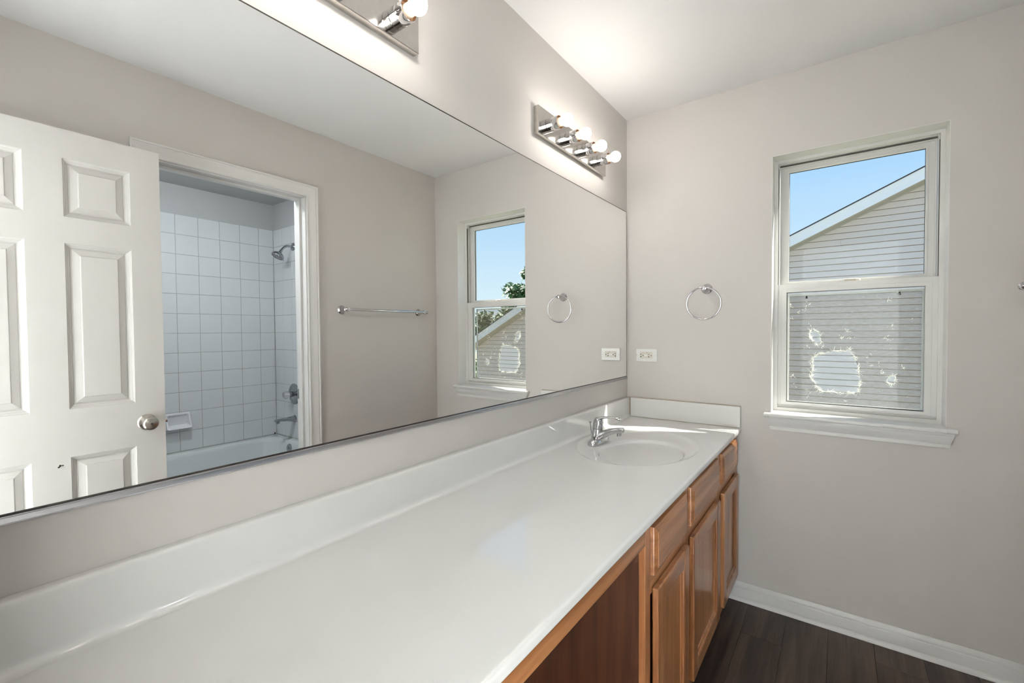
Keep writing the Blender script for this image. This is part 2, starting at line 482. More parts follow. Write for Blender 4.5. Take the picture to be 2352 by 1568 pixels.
# lower sash
ls = empty('lower_sash', (0.983, 0.1, 0.932)); ls.parent = win
sash(ls, 'sash_rail', (0.7055, 1.2605, 0.933, 1.5058, 0.0385, 0.0385, 0.0365, 0.0265, 0.0855, 0.112))
sash(ls, 'glazing_bead', (0.7225, 1.2435, 0.9465, 1.4865, 0.0215, 0.0205, 0.0175, 0.0130, 0.0845, 0.100))
sash(ls, 'finger_lift', (0.7065, 1.2595, 0.933, 0.942, 0.0, 0.0, 0.002, 0.002, 0.079, 0.0855))
g_ = MB(); g_.ring(0.7438, 1.2233, 0.9592, 1.4693, 0.0016, 0.0016, 0.0016, 0.0016, 0.098, 0.1035); g_.build('gasket', M['gasket'], ls)
g_ = MB(); g_.box(0.741, 1.226, 0.1040, 0.1070, 0.956, 1.472); g_.build('pane', M['pane'], ls)
# sash lock on the meeting rail
lk = MB()
lk.box(0.955, 1.030, 0.094, 0.116, 1.5058, 1.5085)
lk.lathe([(0.011, 0), (0.011, 0.006), (0.008, 0.009)], (1.005, 0.105, 1.5085), (0,0,1), 20)
lk.tube([(1.005, 0.105, 1.5145), (0.985, 0.094, 1.5150), (0.958, 0.088, 1.5140)], [0.0052, 0.0045, 0.0035], 10)
lk.build('sash_lock', M['ivory'], win, smooth=True)
# insect screen outside the lower sash
sc = empty('insect_screen', (0.983, 0.146, 0.95)); sc.parent = win
HOLE = [(0.8438,1.1657),(0.8661,1.1818),(0.8944,1.1883),(0.9253,1.2004),(0.9558,1.1953),(0.9827,1.2071),(0.9963,1.1776),(1.0069,1.1408),(1.013,1.1114),(1.0206,1.0785),(1.0179,1.045),(1.0138,1.015),(0.9843,1.0109),(0.9391,1.0113),(0.8957,1.0119),(0.8737,1.0122),(0.8543,1.0418),(0.8363,1.0739),(0.8442,1.1035),(0.8408,1.1345)]
TEAR2 = [(0.8332,1.29),(0.8557,1.2918),(0.8701,1.2744),(0.8783,1.2341),(0.8594,1.2242),(0.8432,1.2434),(0.8301,1.2628)]
TEAR3 = [(1.1152,1.0947),(1.1397,1.0924),(1.1386,1.0709),(1.121,1.0573),(1.1085,1.0727)]
SPECK = [(0.7602,1.346),(0.833,1.3172),(0.813,1.3858),(0.7867,1.3769),(0.9701,1.2922),(0.9867,1.263),(1.1268,1.3096),(1.1905,1.3297),(1.1093,1.4171),(1.139,1.4406),(1.1233,1.249),(1.0929,1.1097),(0.8286,1.0128),(0.7636,1.0719),(0.9508,1.2573),(1.1053,1.2596),(1.1635,1.1326),(0.8242,1.4127),(0.7564,1.4095),(1.0471,1.179),(1.056,1.139),(1.0842,1.142),(0.9608,0.9701),(0.7739,1.0327),(0.8288,0.9854),(0.8207,1.2167),(0.8847,1.2226)]
m = MB(); m.ring(0.7395, 1.2290, 0.9480, 1.4635, 0.0105, 0.0095, 0.0100, 0.0100, 0.1415, 0.1495)
m.build('screen_frame', M['vinyl'], sc, bevel=0.001)
bm = bmesh.new()
def loop_edges(pts):
    vs = [bm.verts.new((a, 0.1455, c)) for a, c in pts]
    return [bm.edges.new((vs[i], vs[(i+1) % len(vs)])) for i in range(len(vs))]
ed = loop_edges([(0.745,0.953),(1.224,0.953),(1.224,1.459),(0.745,1.459)]) + loop_edges(HOLE) + loop_edges(TEAR2) + loop_edges(TEAR3)
bmesh.ops.triangle_fill(bm, use_beauty=True, use_dissolve=False, edges=ed)
me = bpy.data.meshes.new('screen_mesh'); bm.to_mesh(me); bm.free(); me.materials.append(M['screen'])
o = bpy.data.objects.new('screen_mesh', me); COL.objects.link(o); o.parent = sc
# frayed fibres round the tears (too many to count)
fr = MB()
rf = random.Random(3)
def strand(x, z, ang, ln, wd):
    y = 0.1435 - rf.random()*0.004
    dx, dz = math.cos(ang), math.sin(ang); nx, nz_ = -dz, dx
    bend = (rf.random()-0.5)*0.5*ln
    pts = []
    for t in (0, 0.4, 0.75, 1.0):
        px = x + dx*ln*t + nx*bend*t*t; pz = z + dz*ln*t + nz_*bend*t*t
        w_ = wd*(1-0.75*t)
        pts.append(((px-nx*w_, y-0.006*t, pz-nz_*w_), (px+nx*w_, y-0.006*t, pz+nz_*w_)))
    v = [q for pr in pts for q in pr]
    fr.add(v, [(0,1,3,2),(2,3,5,4),(4,5,7,6)])
def fray(poly, cnt, l0, l1, wd):
    cx_ = sum(p[0] for p in poly)/len(poly); cz_ = sum(p[1] for p in poly)/len(poly)
    for i in range(cnt):
        k = rf.randrange(len(poly)); t = rf.random()
        a, c = poly[k], poly[(k+1) % len(poly)]
        x = a[0]+(c[0]-a[0])*t; z = a[1]+(c[1]-a[1])*t
        tan = math.atan2(c[1]-a[1], c[0]-a[0])
        strand(x+rf.uniform(-.003,.003), z+rf.uniform(-.003,.003), tan + rf.choice((0, math.pi)) + rf.gauss(0, 0.7), rf.uniform(l0, l1), wd*rf.uniform(.5,1.2))
fray(HOLE, 240, 0.008, 0.028, 0.0012)
fray(TEAR2, 70, 0.006, 0.022, 0.0012)
fray(TEAR3, 50, 0.006, 0.020, 0.0010)
for (x, z) in SPECK:
    for i in range(rf.randint(3, 8)):
        strand(x+rf.gauss(0,.005), z+rf.gauss(0,.005), rf.uniform(0, 6.28), rf.uniform(.004,.011), 0.0010)
for i in range(70):
    strand(rf.uniform(.75,1.215), rf.uniform(.96,1.45), rf.uniform(-.6,.6), rf.uniform(.002,.005), 0.0005)
o = fr.build('frayed_fibres', M['strand'], sc); o['kind'] = 'stuff'
for x in (0.8187, 1.1479):
    m = MB(); m.loft([[(x-0.0045,0.139,1.441),(x+0.0045,0.139,1.441),(x+0.0025,0.139,1.4535),(x-0.0025,0.139,1.4535)],
                      [(x-0.0045,0.1455,1.441),(x+0.0045,0.1455,1.441),(x+0.0025,0.1455,1.4535),(x-0.0025,0.1455,1.4535)]])
    m.build('pull_tab', M['dark'], sc)
for root in (us, ls, sc):
    wl0 = Vector(root.location)
    for c in root.children: c.location = -wl0
    root.location = wl0
adopt(win)
# sill (stool) and apron
st = struct(empty('trim_2', (0.985, 0, 0.84)))
m = MB()
SP = [(0.080, 0.8975), (-0.024, 0.8975), (-0.0295, 0.8995), (-0.031, 0.9040), (-0.031, 0.9100), (-0.0290, 0.9140), (-0.0235, 0.9157), (0.080, 0.9157)]
def stool_loop(x, ins): return [(x, (y if y > 0 else max(y, -0.031+ins)), z) for y, z in SP]
m.loft([stool_loop(WX0+0.001, 0), stool_loop(WX1-0.001, 0)])
m.build('stool', M['trim'], st, smooth=True, ang=0.6)
for a, c in ((0.664, WX0+0.001), (WX1-0.001, 1.3072)):
    m = MB()
    pr = [(min(y, -0.0005), z) for y, z in SP]
    m.loft([[(a, y, z) for y, z in pr], [(c, y, z) for y, z in pr]])
    m.build('stool_horn', M['trim'], st, smooth=True, ang=0.6, bevel=0.002)
AP = [(0, 0.8975), (-0.0145, 0.8975), (-0.0145, 0.8880), (-0.0170, 0.8875), (-0.0170, 0.8830), (-0.0150, 0.8750), (-0.0105, 0.8640), (-0.0070, 0.8560), (-0.0062, 0.8525), (-0.0090, 0.8518), (-0.0085, 0.8390), (0, 0.8380)]
m = MB()
def inset(z): return (0.8975 - z)/(0.8975-0.838)*0.019
m.loft([[(0.673+inset(z), y, z) for y, z in AP], [(1.300-inset(z)*0.75, y, z) for y, z in AP]])
m.build('apron', M['trim'], st, smooth=True, ang=0.5)
adopt(st)

# ------------------------------------------------------------------ mirror
mi = thing('mirror', 'wide frameless wall mirror above the long vanity counter', 'mirror', (0, -1.2, 1.035))
MY0, MY1, MZ0, MZ1 = -2.40, -0.0257, 1.0493, 1.9393
m = MB(); m.box(0.0012, 0.0071, MY0, MY1, 1.044, MZ1); m.build('mirror_glass', M['mirror'], mi)
m = MB(); m.box(0.0012, 0.0074, MY0, MY1+0.0002, MZ1-0.0022, MZ1+0.0008); m.box(0.0012, 0.0074, MY1-0.0015, MY1+0.0012, MZ0, MZ1)
m.build('dark_edge', M['edge'], mi)
m = MB(); m.box(0.0071, 0.0082, MY0, MY1, 1.0470, 1.0496); m.build('gap_shade_strip', M['edge'], mi)  # solid dark strip painting the shade of the gap above the channel
m = MB(); pr = [(0.0005,1.034),(0.0095,1.034),(0.0115,1.0352),(0.0120,1.0375),(0.0112,1.0395),(0.0112,1.0445),(0.0120,1.0458),(0.0112,1.0472),(0.0085,1.0474),(0.0085,1.0415),(0.0005,1.0415)]
m.loft([[(x, MY0, z) for x, z in pr], [(x, MY1+0.004, z) for x, z in pr]])
m.build('bottom_channel', M['alu'], mi, smooth=True, ang=0.5)
adopt(mi)

# ------------------------------------------------------------------ vanity lights
def light_bar(y0, y1, label, first):
    zc = 2.099
    t = thing('vanity_light_bar', label, 'light fixture', (0, (y0+y1)/2, zc), 'vanity light bars above the mirror')
    m = MB(); m.box(0.0, 0.0225, y0, y1, zc-0.0525, zc+0.0525)
    m.build('backplate', M['plate'], t, bevel=0.0015)
    for yy, d in ((y0, -1), (y1, 1)):
        m = MB(); m.lathe([(0.0045, 0), (0.0045, 0.001), (0.003, 0.0018)], (0.011, yy, zc), (0, d, 0), 16); m.build('end_screw', M['plate'], t, smooth=True)
    for k in range(4):
        yb = (y0+y1)/2 + (k-1.5)*0.1505
        m = MB()
        # cup of the lampholder: a chrome barrel with a groove and a brown-lined mouth
        m.lathe([(0.0245,0.0225),(0.0255,0.024),(0.0255,0.0435),(0.0240,0.0450),(0.0240,0.0460),(0.0255,0.0475),(0.0255,0.0700),(0.0250,0.0712),(0.0240,0.0712)], (0, yb, zc), (1,0,0), 40, 0, False, False)
        m.lathe([(0.0240,0.0712),(0.0235,0.060),(0.0120,0.058)], (0, yb, zc), (1,0,0), 40, 1, False, True)
        so = m.build('socket', [M['chrome'], M['brown']], t, smooth=True, ang=0.5)
        m = MB()
        m.lathe([(0.016,0.058),(0.0165,0.070),(0.0160,0.080),(0.0150,0.0855)], (0, yb, zc), (1,0,0), 32, 0, True, False)
        R = 0.0238; cxg = 0.1040
        prof = []
        a0 = math.asin(0.0150/R)
        for i in range(13):
            a = math.pi - a0 - (math.pi - a0)*i/12
            prof.append((R*math.sin(a), cxg + R*math.cos(a)))
        prof[0] = (0.0150, 0.0855)
        m.lathe(prof, (0, yb, zc), (1,0,0), 24, 1, False, False)
        m.build('bulb', [M['socketwhite'], M['bulb']], so, smooth=True, ang=0.7)
    adopt(t)
    return t
light_bar(-0.925, -0.322, 'polished bar of four lit globe bulbs nearest the window wall', True)
light_bar(-2.122, -1.5185, 'polished bar of lit globe bulbs cut off by the top of the picture', False)

# unseen lamps added as fill light: one in the bedroom, one in the bath
def emitter(name, col, st_):
    m, n, l, p = new_mat(name)
    p.inputs['Base Color'].default_value = (1, 1, 1, 1)
    p.inputs['Emission Color'].default_value = col; p.inputs['Emission Strength'].default_value = st_
    return m
M['globe'] = emitter('bedroom fill glow', (0.94, 0.975, 1.0, 1), BED_FILL)
M['bathfill'] = emitter('bath fill glow', (0.90, 0.96, 1.0, 1), BATH_FILL)
def fill_lamp(name, label, x, y, r, mat):
    t = thing(name, label, 'ceiling light', (x, y, H))
    m = MB(); m.lathe([(r*0.75, 0), (r*0.75, 0.018), (r*0.6, 0.024)], (x, y, H), (0,0,-1), 32); m.build('canopy', M['nickel'], t, smooth=True, ang=0.5)
    m = MB(); m.lathe([(r*math.cos(a), 0.020+0.075*math.sin(a)) for a in [0.5*math.pi*i/12 for i in range(13)]], (x, y, H), (0,0,-1), 40, 0, True, False)
    m.build('opal_dome', mat, t, smooth=True)
    adopt(t)
fill_lamp('bedroom_fill_lamp', 'unseen opal dome fill lamp added in the bedroom behind the entry door', 2.90, -2.705, 0.13, M['globe'])
fill_lamp('bath_fill_lamp', 'unseen opal dome fill lamp added in the bathtub room', 2.05, -1.45, 0.11, M['bathfill'])

# ------------------------------------------------------------------ counter top with moulded bowl
ct = thing('countertop', 'long white cultured marble vanity top with moulded oval basin', 'countertop', (0.28, -1.2, 0.8))
OX, OY, OA, OB = 0.2808, -0.6012, 0.2293, 0.2975      # outer ellipse of the dished deck
BX, BY, BA, BB = 0.317, -0.652, 0.155, 0.202          # bowl ellipse
DXc, DYc = 0.300, -0.640                                # drain
NSEG = 96
XF = CX - 0.010
yA, yB = -1.00, -0.0005
def rect_pt(th):
    """point on the rectangle boundary seen from the ellipse centre"""
    dx, dy = math.cos(th)*OA, math.sin(th)*OB
    ts = []
    if dx > 1e-9: ts.append((XF-OX)/dx)
    if dx < -1e-9: ts.append((0.0008-OX)/dx)
    if dy > 1e-9: ts.append((yB-OY)/dy)
    if dy < -1e-9: ts.append((yA-OY)/dy)
    t_ = min(ts)
    return OX+dx*t_, OY+dy*t_
# angles including the rectangle corners
ths = [2*math.pi*i/NSEG for i in range(NSEG)]
for cx_, cy_ in ((XF,yB),(0.0008,yB),(0.0008,yA),(XF,yA)):
    a = math.atan2((cy_-OY)/OB, (cx_-OX)/OA) % (2*math.pi)
    kk = min(range(len(ths)), key=lambda i: abs(ths[i]-a)); ths[kk] = a
ths.sort()
loops = []
loops.append([(*rect_pt(t), CZ) for t in ths])
def ell(cx_, cy_, a_, b_, z): return [(cx_+a_*math.cos(t), cy_+b_*math.sin(t), z) for t in ths]
for s_, dz in ((1.045, 0.0), (1.02, 0.0004), (1.0, 0.0), (0.985, -0.0016), (0.965, -0.0042), (0.945, -0.0058), (0.92, -0.0064)):
    loops.append(ell(OX, OY, OA*s_, OB*s_, CZ+dz))
for q, dz in ((0.35, -0.0070), (0.7, -0.0078)):
    s0x, s0y = OA*0.92, OB*0.92
    loops.append(ell(OX+(BX-OX)*q, OY+(BY-OY)*q, s0x+(BA*1.05-s0x)*q, s0y+(BB*1.05-s0y)*q, CZ+dz))
for s_, dz in ((1.05, -0.0085), (1.02, -0.0100), (1.0, -0.0130), (0.985, -0.018), (0.965, -0.028), (0.94, -0.043), (0.90, -0.062), (0.84, -0.082), (0.74, -0.100), (0.60, -0.114), (0.42, -0.123), (0.25, -0.128), (0.12, -0.130)):
    q = max(0.0, (1.0 - s_))
    loops.append(ell(BX+(DXc-BX)*q, BY+(DYc-BY)*q, BA*s_, BB*s_, CZ+dz))
m = MB()
m.loft(loops, False, True)
# plain run of the top to the near wall
m.add([(0.0008,YN+0.001,CZ),(XF,YN+0.001,CZ),(XF,yA,CZ),(0.0008,yA,CZ)], [(0,1,2,3)])
# rounded front edge
EP = [(XF,CZ),(CX-0.006,CZ),(CX-0.0035,CZ-0.0006),(CX-0.0015,CZ-0.002),(CX-0.0003,CZ-0.0042),(CX,CZ-0.007),(CX,CZ-0.010),(CX,CZ-0.0165),(CX,CZ-0.0190),(CX-0.001,CZ-0.0205),(CX-0.003,CZ-0.021),(CX-0.03,CZ-0.021)]
m.loft([[(x_,YN+0.001,z_) for x_,z_ in EP],[(x_,yA,z_) for x_,z_ in EP],[(x_,yB,z_) for x_,z_ in EP]], False, False, closed=False)
m.add([(CX-0.03,YN+0.001,CZ-0.021),(CX-0.03,yB,CZ-0.021),(0.0008,yB,CZ-0.021),(0.0008,YN+0.001,CZ-0.021)], [(0,1,2,3)])
o = m.build('slab', M['marble'], ct, smooth=True, ang=0.9)
# backsplash with a cove and a soft top
BP = [(0.0005,CZ+0.0001),(0.0400,CZ+0.0003),(0.0330,CZ+0.0008),(0.0275,CZ+0.0030),(0.0240,CZ+0.0065),(0.0222,CZ+0.0110),(0.0218,CZ+0.018),(0.0217,CZ+0.023),(0.0206,0.9215),(0.0205,0.9255),(0.0195,0.9290),(0.0165,0.9312),(0.0125,0.9316),(0.0005,0.9316)]
m = MB(); m.loft([[(x_,YN+0.001,z_) for x_,z_ in BP],[(x_,-0.0008,z_) for x_,z_ in BP]])
m.build('backsplash', M['marble'], ct, smooth=True, ang=0.9)
m = MB(); m.box(0.0265, 0.5675, -0.0205, -0.0005, CZ+0.0008, 0.9318)
m.build('side_splash', M['marble'], ct, bevel=0.003, seg=3)
m = MB(); m.box(0.006, 0.5675, -0.0075, -0.0003, 0.9312, 0.9338); m.box(0.0215, 0.0270, -0.0200, -0.0010, CZ+0.004, 0.9322)
m.box(0.030, 0.5660, -0.0222, -0.0195, CZ+0.0001, CZ+0.0014)
m.build('caulk_line', M['caulk'], ct)
m = MB(); m.lathe([(0.026,0),(0.026,0.002),(0.022,0.0032),(0.019,0.001)], (DXc, DYc, CZ-0.1302), (0,0,1), 32, 0, False, True)
m.lathe([(0.0165,0.0005),(0.0165,0.004),(0.012,0.006)], (DXc, DYc, CZ-0.1302), (0,0,1), 24, 0, False, True)
m.build('drain', M['chrome'], ct, smooth=True)
adopt(ct)

# ------------------------------------------------------------------ faucet
FX, FY, FZ = 0.122, -0.622, CZ-0.0060
fa = thing('faucet', 'chrome single lever faucet behind the oval basin', 'faucet', (FX, FY, FZ))
def oval(cx_, cy_, a_, b_, z, n=40, p=2.6):
    out = []
    for i in range(n):
        t = 2*math.pi*i/n; c, s_ = math.cos(t), math.sin(t)
        out.append((cx_+a_*math.copysign(abs(c)**(2/p), c), cy_+b_*math.copysign(abs(s_)**(2/p), s_), z))
    return out
m = MB()
m.loft([oval(FX,FY,0.0275,0.078,FZ), oval(FX,FY,0.0280,0.0785,FZ+0.004), oval(FX,FY,0.0265,0.0760,FZ+0.012), oval(FX,FY,0.0240,0.0700,FZ+0.018),
        oval(FX,FY,0.0225,0.0500,FZ+0.023), oval(FX,FY,0.0215,0.0330,FZ+0.028,p=2.2)])
m.build('base', M['chrome'], fa, smooth=True, ang=0.7)
m = MB()
bx0 = FX-0.006
m.lathe([(0.0250,0.018),(0.0240,0.030),(0.0225,0.045),(0.0212,0.058)], (bx0-0.004, FY, FZ), (0.10,0,1), 32, 0, True, True)
m.build('body', M['chrome'], fa, smooth=True)
# spout: flat-sided, rising forward from the body
sp = []
for x_, zt, zb, hw in ((FX-0.020,0.034,0.012,0.020),(FX,0.046,0.012,0.0215),(FX+0.025,0.0565,0.020,0.0205),(FX+0.050,0.0645,0.036,0.0185),(FX+0.075,0.0700,0.0465,0.0165),(FX+0.095,0.0735,0.0510,0.0150),(FX+0.104,0.0745,0.0530,0.0145),(FX+0.110,0.0725,0.0555,0.0125)):
    lp = []
    for i in range(20):
        t = 2*math.pi*i/20; c, s_ = math.cos(t), math.sin(t)
        lp.append((x_, FY + hw*math.copysign(abs(c)**0.55, c), FZ + (zt+zb)/2 + (zt-zb)/2*math.copysign(abs(s_)**0.55, s_)))
    sp.append(lp)
m = MB(); m.loft(sp); m.build('spout', M['chrome'], fa, smooth=True, ang=0.8)
m = MB(); m.lathe([(0.0095,0),(0.0095,0.009),(0.0110,0.010),(0.0110,0.016)], (FX+0.092, FY, FZ+0.039), (0,0,1), 24); m.build('aerator', M['chrome'], fa, smooth=True)
# lever: dome over the body sweeping into a flat paddle
m = MB()
m.lathe([(0.0216,0.0595),(0.0219,0.066),(0.0215,0.080),(0.0200,0.092),(0.0165,0.101),(0.0105,0.1065),(0.003,0.1085)], (bx0-0.004, FY, FZ), (0.10,0,1), 32, 0, True, True)
lv = []
for x_, z_, hw, ht in ((FX-0.010,0.098,0.0150,0.0085),(FX+0.008,0.1035,0.0135,0.0070),(FX+0.028,0.1090,0.0110,0.0052),(FX+0.052,0.1125,0.0095,0.0040),(FX+0.074,0.1128,0.0098,0.0040),(FX+0.084,0.1105,0.0100,0.0068),(FX+0.092,0.1085,0.0092,0.0080),(FX+0.097,0.1085,0.0060,0.0060)):
    lv.append([(x_, FY+hw*math.cos(2*math.pi*i/18), FZ+z_+ht*math.sin(2*math.pi*i/18)) for i in range(18)])
m.loft(lv)
m.build('handle', M['chrome'], fa, smooth=True, ang=0.9)
m = MB(); m.tube([(FX-0.030,FY,FZ+0.010),(FX-0.0345,FY,FZ+0.045),(FX-0.039,FY,FZ+0.077)], 0.0022, 10)
m.lathe([(0.0024,0),(0.0034,0.003),(0.0058,0.0055),(0.0058,0.008),(0.003,0.0095)], (FX-0.039,FY,FZ+0.0755), (-0.1,0,1), 18)
m.build('lift_rod', M['dchrome'], fa, smooth=True)
adopt(fa)

# ------------------------------------------------------------------ vanity cabinets
XFR = 0.549          # face frame front
def rect_loop(x_, y0, y1, z0, z1): return [(x_,y0,z0),(x_,y1,z0),(x_,y1,z1),(x_,y0,z1)]
def drawer_front(parent, y0, y1, z0, z1, xb, xf):
    m = MB()
    d = xf-xb
    m.loft([rect_loop(xb,y0,y1,z0,z1), rect_loop(xb+d*0.42,y0,y1,z0,z1), rect_loop(xb+d*0.56,y0+.0008,y1-.0008,z0+.0008,z1-.0008), rect_loop(xb+d*0.65,y0+.003,y1-.003,z0+.003,z1-.003),
            rect_loop(xb+d*0.88,y0+.0150,y1-.0150,z0+.0150,z1-.0150), rect_loop(xb+d*0.90,y0+.0155,y1-.0155,z0+.0155,z1-.0155), rect_loop(xf,y0+.0165,y1-.0165,z0+.0165,z1-.0165)])
    return m.build('drawer_front', M['oak_h'], parent, smooth=True, ang=0.25)
def cab_door(parent, y0, y1, z0, z1, xb, xf):
    d = xf-xb; st = 0.052
    dr = empty('door', (xb, (y0+y1)/2, z0)); dr.parent = parent
    def piece(name, b, mat):
        m = MB(); m.box(*b); return m.build(name, mat, dr, bevel=0.0045, seg=3)
    piece('stile', (xb, xf, y0, y0+st, z0, z1), M['oak_v']); piece('stile', (xb, xf, y1-st, y1, z0, z1), M['oak_v'])
    piece('rail', (xb, xf-0.0003, y0+st-0.002, y1-st+0.002, z1-st, z1), M['oak_h']); piece('rail', (xb, xf-0.0003, y0+st-0.002, y1-st+0.002, z0, z0+st), M['oak_h'])
    m = MB(); a0, a1, c0, c1 = y0+st, y1-st, z0+st, z1-st
    m.loft([rect_loop(xf-0.001,a0-.002,a1+.002,c0-.002,c1+.002), rect_loop(xf-0.0025,a0+.003,a1-.003,c0+.003,c1-.003), rect_loop(xf-0.006,a0+.004,a1-.004,c0+.004,c1-.004),
            rect_loop(xf-0.0085,a0+.010,a1-.010,c0+.010,c1-.010), rect_loop(xf-0.0115,a0+.012,a1-.012,c0+.012,c1-.012)], False, True)
    m.build('panel', M['oak_v'], dr, smooth=True, ang=0.3)
    for c in dr.children: c.location = -Vector(dr.location)
    return dr
def cabinet(name, label, y0, y1, cols, left_panel):
    t = thing(name, label, 'cabinet', (0.27, (y0+y1)/2, 0), 'vanity base cabinets')
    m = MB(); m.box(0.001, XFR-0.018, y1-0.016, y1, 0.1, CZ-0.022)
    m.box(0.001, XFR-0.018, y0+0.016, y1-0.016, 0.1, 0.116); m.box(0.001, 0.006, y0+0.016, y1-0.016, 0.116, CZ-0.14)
    m.build('carcass', M['oak_shade'], t)
    m = MB(); m.box(0.001, XFR-0.018, y0, y0+0.016, 0.0, CZ-0.022); m.build('side_panel', M['oak_shade'], t)
    m = MB(); m.box(0.43, 0.446, y0+0.016, y1, 0, 0.1); m.build('toe_kick', M['oak_shade'], t)
    def fp(nm, b, mat): 
        q = MB(); q.box(*b); return q.build(nm, mat, t, bevel=0.001)
    ztop = CZ-0.0215
    edges = [y0] + [(cols[i][1]+cols[i+1][0])/2 for i in range(len(cols)-1)] + [y1]
    fp('stile', (XFR-0.018, XFR, y0, y0+0.036, 0.1, ztop), M['oak_v']); fp('stile', (XFR-0.018, XFR, y1-0.03, y1, 0.1, ztop), M['oak_v'])
    for e_ in edges[1:-1]: fp('stile', (XFR-0.018, XFR-0.0002, e_-0.045, e_+0.045, 0.1, ztop), M['oak_v'])
    fp('rail', (XFR-0.018, XFR-0.0004, y0+0.036, y1-0.03, ztop-0.04, ztop), M['oak_h'])
    fp('rail', (XFR-0.018, XFR-0.0004, y0+0.036, y1-0.03, 0.606, 0.676), M['oak_h'])
    fp('rail', (XFR-0.018, XFR-0.0004, y0+0.036, y1-0.03, 0.1, 0.155), M['oak_h'])
    for (a, c) in cols:
        drawer_front(t, a, c, 0.660, 0.7865, XFR+0.0005, 0.5665)
        cab_door(t, a+0.010, c+0.006, 0.140, 0.6215, XFR+0.0005, 0.5675)
    adopt(t)
    return t
cabinet('drawer_base_cabinet', 'narrow oak base cabinet beside the open knee space', -1.2545, -0.885, [(-1.2185, -0.913)], True)
cabinet('sink_base_cabinet', 'wide oak sink cabinet under the oval basin by the window wall', -0.885, -0.0015, [(-0.8595, -0.454), (-0.3830, -0.0555)], False)
kr = tag(boxobj('knee_space_rail', (XFR-0.018, XFR, YN+0.001, -1.2547, 0.7495, CZ-0.0215), M['oak_h'], bevel=0.001),
         'level oak rail under the counter edge across the open knee space', 'wood rail')

# ------------------------------------------------------------------ towel ring, towel bar, outlet
tr = thing('towel_ring', 'round chrome towel ring on the wall between mirror and window', 'towel ring', (0.4138, 0, 1.5))
m = MB(); m.lathe([(0.0255,0),(0.0255,0.003),(0.0235,0.006),(0.0165,0.012),(0.0115,0.022),(0.0100,0.036),(0.0100,0.046),(0.0125,0.049),(0.0125,0.061),(0.0095,0.065),(0.003,0.067)], (0.4138,0,1.5), (0,-1,0), 32)
m.build('post', M['chrome'], tr, smooth=True, ang=0.5)
m = MB(); m.tube([(0.4095+0.0785*math.cos(2*math.pi*i/64), -0.0565, 1.4265+0.0775*math.sin(2*math.pi*i/64)) for i in range(64)], 0.0044, 12, closed=True)
m.build('ring', M['chrome'], tr, smooth=True)
adopt(tr)

TBZ, TBX = 1.4355, W-0.066
tb = thing('towel_bar', 'straight chrome towel bar on the wall facing the mirror', 'towel bar', (W, -0.485, TBZ))
for y in (-0.788, -0.181):
    m = MB(); m.lathe([(0.0255,0),(0.0255,0.003),(0.0235,0.006),(0.0170,0.014),(0.0125,0.028),(0.0110,0.046),(0.0110,0.054),(0.0125,0.057),(0.0125,0.072),(0.011,0.076),(0.003,0.077)], (W,y,TBZ), (-1,0,0), 32)
    m.build('post', M['chrome'], tb, smooth=True, ang=0.5)
    d = 1 if y > -0.5 else -1
    m = MB(); m.lathe([(0.0112,0.010),(0.0112,0.014),(0.0095,0.0165),(0.0095,0.018),(0.0125,0.0205),(0.0125,0.025),(0.008,0.029),(0.002,0.030)], (TBX,y,TBZ), (0,d,0), 24)
    m.build('finial', M['chrome'], tb, smooth=True, ang=0.5)
m = MB(); m.lathe([(0.0083,0),(0.0083,0.607)], (TBX,-0.788,TBZ), (0,1,0), 24); m.build('bar', M['chrome'], tb, smooth=True)
adopt(tb)

OXc, OZc = 0.1090, 1.1645
ou = thing('wall_outlet', 'white horizontal outlet with test buttons beside the mirror corner', 'outlet', (OXc, 0, OZc))
m = MB(); m.loft([[(OXc+sx*a, -y, OZc+sz*c) for sx, sz in ((-1,-1),(1,-1),(1,1),(-1,1))] for a, c, y in ((0.0568,0.0348,0),(0.0568,0.0348,0.003),(0.0545,0.0325,0.006))])
m.build('cover_plate', M['plastic'], ou, bevel=0.0008)
m = MB(); m.box(OXc-0.0335, OXc+0.0335, -0.0072, -0.0055, OZc-0.0172, OZc+0.0172); rc = m.build('receptacle', M['ivory'], ou, bevel=0.0008)
kx, kz = 0.1137/(47.9*13.067), 0.0696/(31*13.067)
def oz(x, y): return OXc + (x-1640)*kx, OZc - (y-463)*kz
def slot(name, x, y, w_, h_, mat='dark', dep=0.0076):
    a, c = oz(x, y); q = MB(); q.box(a-w_/2, a+w_/2, -dep, -0.0068, c-h_/2, c+h_/2); return q.build(name, M[mat], rc)
for x in (1483, 1720):
    slot('blade_slot', x, 436, 0.0075, 0.0026); slot('neutral_slot', x, 506, 0.0080, 0.0026); slot('neutral_slot', x, 524, 0.0022, 0.0050)
for x in (1548, 1788):
    a, c = oz(x, 472); q = MB(); q.lathe([(0.0026,0),(0.0026,0.0008)], (a,-0.0068,c), (0,-1,0), 16); q.build('ground_hole', M['dark'], rc)
slot('test_button', 1604, 470, 0.0085, 0.0105, 'plastic', 0.0085); slot('reset_button', 1654, 470, 0.0085, 0.0105, 'plastic', 0.0085)
slot('indicator', 1668, 392, 0.003, 0.003, 'track')
for x in (1362, 1892):
    a, c = oz(x, 468); q = MB(); q.lathe([(0.0028,0),(0.0028,0.0006),(0.002,0.001)], (a,-0.006,c), (0,-1,0), 14); q.build('screw', M['ivory'], ou, smooth=True)
adopt(ou)

